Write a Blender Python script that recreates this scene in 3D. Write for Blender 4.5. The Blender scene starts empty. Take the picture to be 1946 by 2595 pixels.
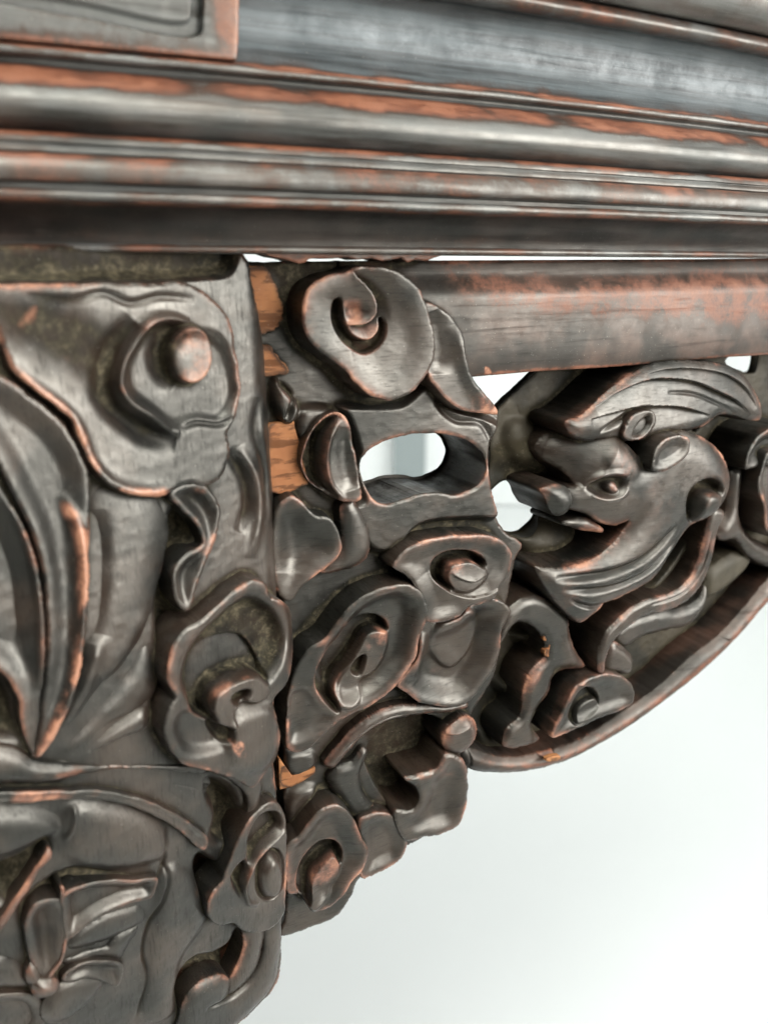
import bpy, math, random
import numpy as np
random.seed(4); np.random.seed(4)
S = bpy.context.scene
COL = S.collection
R = math.radians

# ---------------------------------------------------------------- camera, world, lamps, exposure
F = 2111.0; CX = 973.0; CY = 1297.5          # focal length and centre in photo pixels
PITCH = R(16.3); YAW = R(26.0); DIST = 360.0 # the apron runs 26 degrees off square, 36 cm away (mm below)
CAMZ = 740.0
cam_d = bpy.data.cameras.new('camera'); cam = bpy.data.objects.new('camera', cam_d); COL.objects.link(cam)
cam.location = (0, 0, CAMZ/1000); cam.rotation_euler = (R(90)-PITCH, 0, 0)
cam_d.sensor_fit = 'HORIZONTAL'; cam_d.sensor_width = 36; cam_d.lens = F/1946*36
cam_d.clip_start = 0.01; cam_d.clip_end = 60
cam_d.dof.use_dof = True; cam_d.dof.focus_distance = 0.385; cam_d.dof.aperture_fstop = 9
S.camera = cam

W = bpy.data.worlds.new('World'); S.world = W; W.use_nodes = True
bg = W.node_tree.nodes['Background']; bg.inputs[0].default_value = (0.86, 0.95, 0.95, 1); bg.inputs[1].default_value = 0.04

def area(name, loc, target, sx, sy, power, colour, spread=180):
    d = bpy.data.lights.new(name, 'AREA'); d.shape = 'RECTANGLE'; d.size = sx; d.size_y = sy; d.energy = power; d.color = colour; d.spread = R(spread)
    o = bpy.data.objects.new(name, d); COL.objects.link(o); o.location = loc
    v = np.array(target)-np.array(loc)
    from mathutils import Vector
    o.rotation_euler = Vector(v).to_track_quat('-Z', 'Y').to_euler()
    return o
area('window_light', (1.24, -0.20, 1.08), (0.05, 0.38, 0.71), 1.5, 1.2, 20, (1.0, 1.0, 0.985), 80)
area('added_uplight', (0.2, -0.6, 2.0), (0.2, -0.6, 3.0), 1.0, 0.8, 155, (1.0, 0.995, 0.97), 170)  # added lamp with no real fixture, brightens the ceiling and upward faces
area('backdrop_fill', (0.9, 1.5, 2.6), (0.6, 2.4, 0.6), 2.2, 1.2, 38, (0.97, 1.0, 0.99), 140)  # added fill lamp, brightens the wall and floor behind the table
S.view_settings.view_transform = 'Standard'; S.view_settings.look = 'None'
S.view_settings.exposure = 0.0; S.view_settings.gamma = 1.0

# ---------------------------------------------------------------- geometry helpers
cp, sp_ = math.cos(PITCH), math.sin(PITCH)
CAM = np.array([0, 0, CAMZ])
def rays(px):
    px = np.asarray(px, float)
    a = (px[:, 0]-CX)/F; b = (CY-px[:, 1])/F
    return np.stack([a, cp+b*sp_, b*cp-sp_], 1)      # view axis (0,cp,-sp), image up (0,sp,cp)

class Frame:
    """A carved face: u along it, v up, w out of it; base(u,v) is its gentle overall curve."""
    def __init__(s, O, yaw, base):
        s.O = np.array(O, float); s.U = np.array([math.cos(yaw), math.sin(yaw), 0]); s.V = np.array([0, 0, 1.0])
        s.N = np.array([math.sin(yaw), -math.cos(yaw), 0]); s.base = base; s.parts = []
    def uv(s, px, w=0.0):
        d = rays(px); t0 = (s.O-CAM)@s.N; dn = d@s.N; h = np.full(len(d), float(w))
        for _ in range(4):
            P = CAM+d*((t0+h)/dn)[:, None]-s.O
            u, v = P@s.U, P@s.V
            h = w+s.base(u, v)
        return np.stack([u, v], 1)
    def world(s, u, v, w):
        w = w+s.base(u, v)
        return s.O+u[:, None]*s.U+v[:, None]*s.V+w[:, None]*s.N

d0 = rays([[CX, CY]])[0]
A = Frame(CAM+d0*DIST, YAW, lambda u, v: -(u-20)**2/4200.0)
pj = A.uv([[706, 1297]], 0.0)[0]
OL = A.world(np.array([pj[0]]), np.array([pj[1]]), np.array([3.0]))[0]
def leg_base(u, v):
    k = np.clip((-u)/110.0, -0.3, 1.6)
    return 12*np.sin(np.clip(k, 0, 1.6)*math.pi*0.5)*np.exp(-((v+85)/135.0)**2)+6*np.exp(-((v+85)/120.0)**2)-4-5*np.clip(1+u/9.0, 0, 2)**2
L = Frame(OL, YAW+R(12), leg_base)

def smooth_loop(P, closed=True, step=1.0):
    P = np.asarray(P, float); n = len(P); out = []
    idx = range(n) if closed else range(n-1)
    for i in idx:
        if closed: p0, p1, p2, p3 = P[(i-1) % n], P[i], P[(i+1) % n], P[(i+2) % n]
        else: p0, p1, p2, p3 = P[max(i-1, 0)], P[i], P[i+1], P[min(i+2, n-1)]
        k = max(1, int(np.linalg.norm(p2-p1)/step))
        d1 = max(np.linalg.norm(p1-p0), 1e-6)**.5; d2 = max(np.linalg.norm(p2-p1), 1e-6)**.5; d3 = max(np.linalg.norm(p3-p2), 1e-6)**.5
        m1 = (p2-p1)+d2*((p1-p0)/d1-(p2-p0)/(d1+d2)) if np.any(p0 != p1) else (p2-p1)
        m2 = (p2-p1)+d2*((p3-p2)/d3-(p3-p1)/(d2+d3)) if np.any(p3 != p2) else (p2-p1)
        t = np.arange(k)/k; t = t[:, None]
        out.append((2*t**3-3*t**2+1)*p1+(t**3-2*t**2+t)*m1+(-2*t**3+3*t**2)*p2+(t**3-t**2)*m2)
    if not closed: out.append(P[-1:])
    return np.concatenate(out)

def sstep(a, b, x):
    t = np.clip((x-a)/(b-a), 0, 1); return t*t*(3-2*t)

def seg_dist(X, Y, loops, closed=True):
    """unsigned distance, nearest point, inside flag (even-odd), and signed side of nearest segment"""
    sh = X.shape; X = X.ravel().astype(np.float32); Y = Y.ravel().astype(np.float32)
    best = np.full(X.shape, 1e12, np.float32); nx = np.zeros_like(X); ny = np.zeros_like(X); side = np.zeros_like(X); par = np.zeros_like(X)
    ins = np.zeros(X.shape, bool); acc = 0.0
    for P in loops:
        n = len(P); m = n if closed else n-1
        for i in range(m):
            ax, ay = P[i]; bx, by = P[(i+1) % n]
            dx, dy = bx-ax, by-ay; l2 = dx*dx+dy*dy
            if l2 < 1e-12: continue
            t = np.clip(((X-ax)*dx+(Y-ay)*dy)/l2, 0, 1)
            qx = ax+t*dx; qy = ay+t*dy
            d2 = (X-qx)**2+(Y-qy)**2
            m_ = d2 < best
            best[m_] = d2[m_]; nx[m_] = qx[m_]; ny[m_] = qy[m_]
            if not closed:
                side[m_] = np.sign(dx*(Y[m_]-ay)-dy*(X[m_]-ax)); par[m_] = (i+t[m_])/m
            else:
                c = (ay > Y) != (by > Y)
                if dy != 0: ins ^= c & (X < (bx-ax)*(Y-ay)/dy+ax)
    return [a.reshape(sh) for a in (np.sqrt(best), nx, ny, ins, side, par)]

NZ = [(np.random.randn(2)*k, np.random.rand()*6.28, 1/(1+k*4)) for k in np.linspace(.08, 1.1, 26)]
def bumps(u, v):
    r = np.zeros_like(u)
    for (k, ph, a) in NZ: r += a*np.sin(u*k[0]+v*k[1]+ph)
    return r*0.1

def scallop(u, v, cell):
    gx, gy = np.floor(u/cell).astype(int), np.floor(v/cell).astype(int); best = np.full(u.shape, 1e9)
    for a in (-1, 0, 1):
        for b in (-1, 0, 1):
            i, j = gx+a, gy+b
            r1 = np.modf(np.abs(np.sin(i*127.1+j*311.7)*43758.5453))[0]; r2 = np.modf(np.abs(np.sin(i*269.5+j*183.3)*28001.8384))[0]
            best = np.minimum(best, (u/cell-(i+.1+.8*r1))**2+(v/cell-(j+.1+.8*r2))**2)
    return np.minimum(best, .8)
def uneven(P, amt=.20):
    k = np.array([[.5, .3], [-.25, .65], [.8, -.6], [1.1, .9]]); o = np.zeros_like(P)
    for n, kk in enumerate(k):
        ph = P@kk; o[:, 0] += np.sin(ph+n)/(1+n*.5); o[:, 1] += np.sin(ph*1.07+2.3*n+1)/(1+n*.5)
    return P+o*amt*.6
STEP = 0.42
DEEP = 1.4
def window_of(X, Y, P, pad):
    lo = P.min(0)-pad; hi = P.max(0)+pad
    us, vs = X[0], Y[:, 0]
    i0, i1 = np.searchsorted(us, [lo[0], hi[0]]); j0, j1 = np.searchsorted(vs, [lo[1], hi[1]])
    return slice(j0, j1), slice(i0, i1)

def blur(a, s):
    r = int(3*s)
    if r < 1: return a
    k = np.exp(-np.arange(-r, r+1)**2/(2*s*s)); k /= k.sum()
    for ax in (0, 1):
        b = np.pad(a, [(r, r) if i == ax else (0, 0) for i in (0, 1)], mode='edge'); o = np.zeros_like(a)
        n = a.shape[ax]
        for i, kk in enumerate(k):
            o += kk*(b[i:i+n] if ax == 0 else b[:, i:i+n])
        a = o
    return a

class Part: pass
def relief(fr, name, outline, w, back, ops=(), edge=1.2, flare=0.6, holes=(), cap=False, mat='wood', parent='apron', label=None, rough=0.16, tone=0.0, step=1.0, sharp=False):
    """one carved solid: outline in photo pixels taken at height w, sides down to `back`"""
    if fr is L and mat == 'wood': mat = 'leg_wood'
    p = Part(); p.fr = fr; p.name = name; p.back = back; p.flare = flare; p.cap = cap; p.mat = mat; p.parent = parent; p.label = label; p.tone = tone
    loops = [uneven(smooth_loop(fr.uv(o, w), True, 1.0)) if not sharp else fr.uv(o, w) for o in [outline]+list(holes)]
    allp = np.concatenate(loops)
    i0 = np.floor(allp.min(0)/STEP).astype(int)-2; i1 = np.ceil(allp.max(0)/STEP).astype(int)+3
    p.i0 = i0
    X, Y = np.meshgrid(np.arange(i0[0], i1[0])*STEP, np.arange(i0[1], i1[1])*STEP)
    d, nx, ny, ins, _, _ = seg_dist(X, Y, loops)
    sd = np.where(ins, d, -d)
    H = np.full(X.shape, float(w)); WR = np.zeros_like(H); DU = np.zeros_like(H)
    dc = np.clip(sd, 0, None)
    for op in ops:
        k = op[0]
        if k == 'dish': H -= DEEP*op[2]*sstep(op[3] if len(op) > 3 else 1.2, op[1], blur(dc, op[1]*.2/STEP))
        elif k == 'dome':
            t = np.clip(blur(dc, op[1]*.2/STEP)/op[1], 0, 1); H += DEEP*op[2]*(np.sqrt(np.clip(1-(1-t)**2, 0, 1))-1)
        elif k == 'tilt':      # (gradient u, gradient v) about the outline's middle
            c = allp.mean(0); H += op[1]*(X-c[0])+op[2]*(Y-c[1])
        elif k == 'slope':     # part of the face leaning away from a point: outline, gradients, softness, the point
            P = smooth_loop(fr.uv(op[1], w), True, 1.0); c = fr.uv([op[5]], w)[0]
            dd, _, _, i_, _, _ = seg_dist(X, Y, [P])
            H += sstep(-op[4], op[4], np.where(i_, dd, -dd))*np.minimum(0, op[2]*(X-c[0])+op[3]*(Y-c[1]))
        elif k in ('line', 'fold'):
            P = smooth_loop(fr.uv(op[1], w), False, 1.2); wd, dh = op[2], op[3]*1.25
            sl = window_of(X, Y, P, wd*4.5)
            dd, _, _, _, sidev, par = seg_dist(X[sl], Y[sl], [P], False)
            tp = np.ones_like(dd) if k == 'fold' and len(op) > 4 and op[4] else np.clip(np.minimum(par, 1-par)*5, 0, 1)**.6
            if k == 'line': H[sl] += dh*np.exp(-(dd/wd)**2)*tp
            else: H[sl] += dh*np.where(sidev > 0, np.exp(-(dd/wd)), 0)*tp*sstep(0, .35, np.where(sidev > 0, dd, 0)) - 0.25*dh*np.where(sidev <= 0, np.exp(-(dd/wd)*1.5), 0)*tp
        elif k in ('poly', 'pdome', 'wear_highlight', 'dust_shade', 'pdish'):
            P = smooth_loop(fr.uv(op[1], w), True, 1.0)
            soft = op[3] if len(op) > 3 else 1.0
            sl = window_of(X, Y, P, soft*2+2)
            dd, _, _, i_, _, _ = seg_dist(X[sl], Y[sl], [P])
            s2 = np.where(i_, dd, -dd)
            if k == 'pdish' and op[2] >= 4 and parent in (None, 'leg'): DU[sl] = np.maximum(DU[sl], .7*sstep(0, 4, s2))  # hollows darkened here, their shade goes in with the dust
            if k == 'poly': H[sl] += op[2]*sstep(-soft*.5, soft*.5, s2)
            elif k == 'pdome':
                t = np.clip(s2/soft, 0, 1); H[sl] += blur(DEEP*op[2]*np.sqrt(np.clip(1-(1-t)**2, 0, 1)), min(soft, 6)*.22/STEP)
            elif k == 'pdish':
                t = np.clip(s2/soft, 0, 1); H[sl] -= blur(DEEP*op[2]*t*t*(3-2*t), min(soft, 6)*.22/STEP)
            elif k == 'wear_highlight': WR[sl] = np.maximum(WR[sl], op[2]*sstep(-soft, soft, s2))
            else: DU[sl] = np.maximum(DU[sl], op[2]*sstep(-soft, soft, s2))
    eg = edge*np.clip(.95+.9*bumps(X*2.1+7, Y*2.1), .5, 1.8)
    t = np.clip(dc/eg, 0, 1); H += eg*(np.sqrt(np.clip(1-(1-t)**2, 0, 1))-1)*0.9
    H += bumps(X, Y)*rough+scallop(X+.3*Y, Y-.15*X, 5.5)*rough*.65
    if edge > .45:
        Pn = loops[0]
        for q in range(max(2, len(Pn)//22)):
            c = Pn[np.random.randint(len(Pn))]; rr = np.random.uniform(.35, .95); dp = np.random.uniform(.3, .75)
            gsl = window_of(X, Y, c[None], rr*3)
            g = np.exp(-(((X[gsl]-c[0])**2+(Y[gsl]-c[1])**2)/rr**2)); H[gsl] -= dp*g; WR[gsl] += .35*g
    p.X, p.Y, p.H, p.sd, p.nx, p.ny, p.WR, p.DU = X, Y, H, sd, nx, ny, WR, DU
    fr.parts.append(p)
    return p

MATS = {}
OBJS = {}
TABLE = bpy.data.objects.new('carved_table', None); COL.objects.link(TABLE)
TABLE.empty_display_size = 0.05
TORG = np.array([-100.0, 420.0, 0.0]); TABLE.location = TORG/1000
TABLE['label'] = 'dark carved hardwood table with cloud scrolls, worn reddish edges and a cracked leg joint'
TABLE['category'] = 'table'

def make_mesh(name, verts, faces4, mat, parent, wear_highlight=None, dust_shade=None, smooth=True, label=None, tris=None):
    me = bpy.data.meshes.new(name)
    V = (np.asarray(verts)-TORG)/1000.0
    q = np.asarray(faces4, np.int32).reshape(-1, 4)
    me.vertices.add(len(V)); me.vertices.foreach_set('co', V.astype(np.float32).ravel())
    me.loops.add(q.size); me.loops.foreach_set('vertex_index', q.ravel())
    me.polygons.add(len(q)); me.polygons.foreach_set('loop_start', np.arange(0, q.size, 4, dtype=np.int32))
    me.polygons.foreach_set('use_smooth', np.full(len(q), smooth))
    me.update(calc_edges=True); me.validate()
    for nm, a in (('wear_highlight', wear_highlight), ('dust_shade', dust_shade)):
        at = me.attributes.new(nm, 'FLOAT', 'POINT')
        at.data.foreach_set('value', (np.zeros(len(V)) if a is None else np.asarray(a)).astype(np.float32))
    me.materials.append(MATS[mat])
    o = bpy.data.objects.new(name, me); COL.objects.link(o)
    o.parent = parent
    if label: o['label'] = label
    return o

def finish(fr):
    lo = np.min([p.i0 for p in fr.parts], 0); hi = np.max([p.i0+np.array(p.X.shape[::-1]) for p in fr.parts], 0)
    G = np.full((hi[1]-lo[1], hi[0]-lo[0]), -30.0)
    for p in fr.parts:
        j, i = p.i0[1]-lo[1], p.i0[0]-lo[0]; h, w = p.X.shape
        p.sl = (slice(j, j+h), slice(i, i+w))
        G[p.sl] = np.maximum(G[p.sl], np.where(p.sd > 0, p.H, -30))
    G = np.maximum(G, -16)
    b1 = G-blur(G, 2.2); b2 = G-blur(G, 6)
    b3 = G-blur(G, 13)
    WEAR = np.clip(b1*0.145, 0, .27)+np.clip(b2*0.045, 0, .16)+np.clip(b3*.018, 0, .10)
    DUST_SHADE = np.clip(-b2*0.26, 0, .8)+np.clip(-b1*.4, 0, .6)+np.clip(-b3*.07, 0, .5)  # crevice dust, which also darkens recesses as shade would
    for p in fr.parts:
        ok = p.sd > 0.12*STEP
        cell = ok[:-1, :-1] & ok[1:, :-1] & ok[:-1, 1:] & ok[1:, 1:]
        # drop cells hanging by one corner
        used = np.zeros_like(ok); used[:-1, :-1] |= cell; used[1:, :-1] |= cell; used[:-1, 1:] |= cell; used[1:, 1:] |= cell
        ids = np.full(ok.shape, -1, np.int64); n = int(used.sum()); ids[used] = np.arange(n)
        full = np.zeros_like(ok); c = cell
        full[1:-1, 1:-1] = c[:-1, :-1] & c[1:, :-1] & c[:-1, 1:] & c[1:, 1:]
        bnd = used & ~full
        Xs = np.where(bnd, p.nx, p.X); Ys = np.where(bnd, p.ny, p.Y)
        q = np.stack([ids[:-1, :-1][cell], ids[:-1, 1:][cell], ids[1:, 1:][cell], ids[1:, :-1][cell]], 1)
        u, v, h = Xs[used], Ys[used], p.H[used].copy()
        wr = np.clip(WEAR[p.sl][used], 0, 1.3)+p.WR[used]; du = np.clip(DUST_SHADE[p.sl][used], 0, 1)+p.DU[used]
        # boundary edges
        e = np.concatenate([q[:, [0, 1]], q[:, [1, 2]], q[:, [2, 3]], q[:, [3, 0]]])
        key = e[:, 0]*(n+1)+e[:, 1]; rev = e[:, 1]*(n+1)+e[:, 0]
        be = e[~np.isin(key, rev)]
        bv = np.unique(be); k = np.full(n, -1, np.int64); k[bv] = np.arange(len(bv)); m = len(bv)
        on = np.zeros((n, 2)); tx = u[be[:, 1]]-u[be[:, 0]]; ty = v[be[:, 1]]-v[be[:, 0]]
        for a in (0, 1):
            np.add.at(on[:, 0], be[:, a], ty); np.add.at(on[:, 1], be[:, a], -tx)
        on = on[bv]; on /= np.maximum(np.linalg.norm(on, axis=1), 1e-6)[:, None]
        top = h[bv]; span = top-p.back
        rows = [(0.03, 0.12), (0.12, 0.3), (0.5, .65), (1.0, 1.0)]
        U_, V_, H_, Wr, Du = [u], [v], [h], [wr], [du]
        faces = [q]; prev = be
        for r, (fz, ff) in enumerate(rows):
            U_.append(u[bv]+on[:, 0]*p.flare*ff); V_.append(v[bv]+on[:, 1]*p.flare*ff); H_.append(top-span*fz)
            Wr.append(wr[bv]*max(0, .75-fz*4)); Du.append(np.full(m, min(1, .1+fz*.45)))  # side walls get the same painted shade, deeper towards the back
            off = n+m*r
            a, b = (be[:, 0], be[:, 1]) if r == 0 else (k[be[:, 0]]+off-m, k[be[:, 1]]+off-m)
            faces.append(np.stack([b, a, k[be[:, 0]]+off, k[be[:, 1]]+off], 1))
        if p.cap:
            off = n+m*len(rows)
            U_.append(u); V_.append(v); H_.append(np.full(n, p.back)); Wr.append(np.zeros(n)); Du.append(np.zeros(n))
            faces.append(q[:, ::-1]+off)
        P = fr.world(np.concatenate(U_), np.concatenate(V_), np.concatenate(H_))
        par = OBJS.get(p.parent, TABLE)
        o = make_mesh(p.name, P, np.concatenate(faces), p.mat, par, np.concatenate(Wr), np.concatenate(Du), label=p.label)
        OBJS.setdefault(p.name, o)

def zoom(ox, oy, s=750/1659):
    return lambda *pts: [(ox+x*s, oy+y*s) for x, y in pts]
zA, zB, zC, zD, zE, zF, zG, zH, zI = [zoom(*o) for o in ((0, 600), (600, 640), (1196, 850), (0, 1250), (600, 1350), (0, 1845), (1196, 1350), (600, 1845), (0, 1500))]
zz = lambda *pts: list(pts)
def ribbon(pts, widths):
    P = np.array(pts, float); T = np.gradient(P, axis=0); T /= np.linalg.norm(T, axis=1)[:, None]
    Nn = np.stack([-T[:, 1], T[:, 0]], 1); w = np.array(widths)[:, None]/2
    return [tuple(a) for a in np.concatenate([P+Nn*w, (P-Nn*w)[::-1]])]
def blob(cx, cy, rx, ry=None, n=14):
    ry = ry or rx
    return [(cx+rx*math.cos(i*2*math.pi/n), cy+ry*math.sin(i*2*math.pi/n)) for i in range(n)]

# ---------------------------------------------------------------- materials
def new_mat(name):
    m = bpy.data.materials.new(name); m.use_nodes = True; return m, m.node_tree.nodes, m.node_tree.links, m.node_tree.nodes['Principled BSDF']
def wood(name, dark, brown, red, grain_dir=(30, 30, 220), rough=0.30, spec=1.0, painted_sheen=0.0, lines=.55, painted_sheen_col=(.10, .102, .096), tint=(1, .955, .85), warm=(0.028, 0.0150, 0.0100), fresh=(0.25, 0.115, 0.068)):
    m, N, K, B = new_mat(name)
    tc = N.new('ShaderNodeTexCoord'); mp = N.new('ShaderNodeMapping'); mp.inputs['Rotation'].default_value = (0, 0, -YAW)
    K.new(tc.outputs['Object'], mp.inputs[0])
    def noise(scale, detail=5, rgh=.6, vec=None, dist=0.0):
        n = N.new('ShaderNodeTexNoise'); n.inputs['Scale'].default_value = scale; n.inputs['Detail'].default_value = detail
        n.inputs['Roughness'].default_value = rgh; n.inputs['Distortion'].default_value = dist
        K.new(vec or mp.outputs[0], n.inputs['Vector']); return n.outputs['Fac']
    def ramp(x, a, b, c0=0.0, c1=1.0):
        r = N.new('ShaderNodeMapRange'); r.inputs[1].default_value = a; r.inputs[2].default_value = b; r.inputs[3].default_value = c0; r.inputs[4].default_value = c1
        r.interpolation_type = 'SMOOTHSTEP'; K.new(x, r.inputs[0]); return r.outputs[0]
    def math_(op, a, b=None):
        n = N.new('ShaderNodeMath'); n.operation = op
        for i, x in enumerate((a, b)):
            if x is None: continue
            if isinstance(x, (int, float)): n.inputs[i].default_value = x
            else: K.new(x, n.inputs[i])
        return n.outputs[0]
    def mix(f, a, b):
        n = N.new('ShaderNodeMix'); n.data_type = 'RGBA'
        if isinstance(f, float): n.inputs[0].default_value = f
        else: K.new(f, n.inputs[0])
        for i, x in ((6, a), (7, b)):
            if isinstance(x, tuple): n.inputs[i].default_value = (*x, 1)
            else: K.new(x, n.inputs[i])
        return n.outputs[2]
    def attr(nm):
        n = N.new('ShaderNodeAttribute'); n.attribute_name = nm; return n.outputs['Fac']
    gm = N.new('ShaderNodeMapping'); gm.inputs['Scale'].default_value = grain_dir; K.new(mp.outputs[0], gm.inputs[0])
    grain = noise(6, 6, .65, gm.outputs[0], .4)
    big = noise(28, 4, .55); mid = noise(110, 5, .6); fine = noise(700, 4, .6)
    c = mix(ramp(big, .40, .62), dark, brown)
    c = mix(math_('MULTIPLY', ramp(grain, .50 if lines > .6 else .48, .57 if lines > .6 else .75), lines), c, tuple(x*.45 for x in dark))
    wr = attr('wear_highlight'); du = attr('dust_shade')
    if painted_sheen: c = mix(math_('MULTIPLY', ramp(noise(5, 5, .65, gm.outputs[0]), .3, .62), painted_sheen), c, painted_sheen_col)  # window sheen painted into the base colour as pale grey
    w1 = math_('MULTIPLY', wr, math_('ADD', ramp(mid, .3, .7, .45, 1.25), math_('MULTIPLY', ramp(fine, .35, .7), .25)))
    w1 = math_('MULTIPLY', w1, ramp(noise(6, 4, .6, gm.outputs[0]), .3, .66, .92, 1.15) if name in ('rail_wood', 'plank_wood', 'cove_wood', 'waist_wood', 'raw_wood') else ramp(noise(36, 5, .65), .41, .61, .03, 1.65))
    c = mix(ramp(w1, .05, .30), c, warm)
    c = mix(ramp(w1, .22, .62), c, red)
    c = mix(ramp(w1, .50, 1.15), c, fresh)
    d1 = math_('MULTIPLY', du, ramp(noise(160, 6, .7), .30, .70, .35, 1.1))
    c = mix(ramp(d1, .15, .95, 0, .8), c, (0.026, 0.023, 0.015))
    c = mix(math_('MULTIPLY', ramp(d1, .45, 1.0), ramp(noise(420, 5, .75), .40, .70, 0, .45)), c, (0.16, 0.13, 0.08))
    spk = ramp(noise(1500, 2, .5), .70, .76); c = mix(math_('MULTIPLY', spk, .35), c, (.35, .33, .28))
    K.new(c, B.inputs['Base Color'])
    rg = math_('ADD', ramp(mid, .25, .75, rough-.07, rough+.12), math_('MULTIPLY', ramp(d1, .1, .8), .28))
    rg = math_('ADD', rg, math_('MULTIPLY', ramp(fine, .3, .7), .06))
    pore = ramp(grain, .50, .68); rg = math_('ADD', rg, math_('MULTIPLY', pore, .10))
    K.new(rg, B.inputs['Roughness'])
    sc_ = math_('MULTIPLY', ramp(du, .05, .75, .9*spec, .10*spec), math_('MULTIPLY', math_('SUBTRACT', 1.0, math_('MULTIPLY', pore, .34)), ramp(big, .35, .65, .72, 1.12)))  # specular cut in recesses, painted shade on top of the dust
    K.new(sc_, B.inputs['Specular IOR Level']); B.inputs['Specular Tint'].default_value = (*tint, 1)
    bmp = N.new('ShaderNodeBump'); bmp.inputs['Strength'].default_value = 0.22; bmp.inputs['Distance'].default_value = 0.0004
    hh = math_('ADD', math_('MULTIPLY', grain, .55), math_('ADD', math_('MULTIPLY', fine, .25), math_('MULTIPLY', mid, .5)))
    K.new(hh, bmp.inputs['Height']); K.new(bmp.outputs[0], B.inputs['Normal'])
    MATS[name] = m
    return m
wood('wood', (0.0058, 0.0055, 0.0045), (0.019, 0.0112, 0.0072), (0.090, 0.040, 0.027), (22, 22, 200), .34, spec=.80)
wood('leg_wood', (0.0058, 0.0055, 0.0048), (0.019, 0.0112, 0.0074), (0.095, 0.040, 0.025), (200, 200, 18), .34, spec=.82)
wood('rail_wood', (0.008, 0.007, 0.006), (0.028, 0.016, 0.011), (0.105, 0.036, 0.019), (2, 2, 34), .40, spec=.85, fresh=(0.17, 0.064, 0.033), painted_sheen=.85)
wood('cove_wood', (0.006, 0.0055, 0.005), (0.016, 0.010, 0.008), (0.105, 0.036, 0.019), (2, 2, 34), .42, spec=.5)  # darker copy of rail_wood, the cove's shade put into its colour
wood('plank_wood', (0.011, 0.0085, 0.0068), (0.050, 0.024, 0.0155), (0.125, 0.046, 0.026), (2, 2, 34), .42, spec=.62)
wood('raw_wood', (0.19, 0.075, 0.03), (0.27, 0.115, 0.042), (0.28, 0.12, 0.045), (6, 6, 40), .65, spec=.3, lines=.95)
wood('waist_wood', (0.011, 0.011, 0.011), (0.022, 0.020, 0.019), (0.14, 0.05, 0.025), (1.5, 1.5, 40), .46, painted_sheen=.65, spec=.75, tint=(.95, 1, 1), painted_sheen_col=(.10, .118, .122))  # pale blue-grey tone stands for the window's reflection
wood('dusty_wood', (0.013, 0.012, 0.009), (0.035, 0.028, 0.017), (0.125, 0.06, 0.030), (1, 1, 1), .55, spec=.35)

def plain(name, col, rough, noise_amt=.05, scale=2.0):
    m, N, K, B = new_mat(name)
    n = N.new('ShaderNodeTexNoise'); n.inputs['Scale'].default_value = scale; n.inputs['Detail'].default_value = 4
    tc = N.new('ShaderNodeTexCoord'); K.new(tc.outputs['Object'], n.inputs['Vector'])
    x = N.new('ShaderNodeMix'); x.data_type = 'RGBA'; K.new(n.outputs['Fac'], x.inputs[0])
    x.inputs[6].default_value = (*[c*(1-noise_amt) for c in col], 1); x.inputs[7].default_value = (*[min(1, c*(1+noise_amt)) for c in col], 1)
    K.new(x.outputs[2], B.inputs['Base Color']); B.inputs['Roughness'].default_value = rough
    MATS[name] = m
plain('white_floor', (0.53, 0.545, 0.54), .55)
plain('white_wall', (0.86, 0.88, 0.87), .7)
plain('grey_frame', (0.30, 0.34, 0.34), .5)

# ---------------------------------------------------------------- setting
def box_obj(name, lo, hi, mat, kind='structure'):
    me = bpy.data.meshes.new(name)
    x0, y0, z0 = lo; x1, y1, z1 = hi
    v = [(x, y, z) for z in (z0, z1) for y in (y0, y1) for x in (x0, x1)]
    f = [(0, 2, 3, 1), (4, 5, 7, 6), (0, 1, 5, 4), (2, 6, 7, 3), (0, 4, 6, 2), (1, 3, 7, 5)]
    me.from_pydata(v, [], f); me.materials.append(MATS[mat]); o = bpy.data.objects.new(name, me); COL.objects.link(o)
    o['kind'] = kind; return o
box_obj('floor', (-6, -6, -.1), (6, 4.0, 0), 'white_floor')
box_obj('ceiling', (-4, -4, 2.78), (4, 2.6, 2.9), 'white_wall')
box_obj('wall', (-6, 2.6, .004), (6, 2.75, 3.0), 'white_wall')
box_obj('pillar', (.03, 2.54, .003), (.13, 2.598, 2.9), 'grey_frame')

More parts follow.
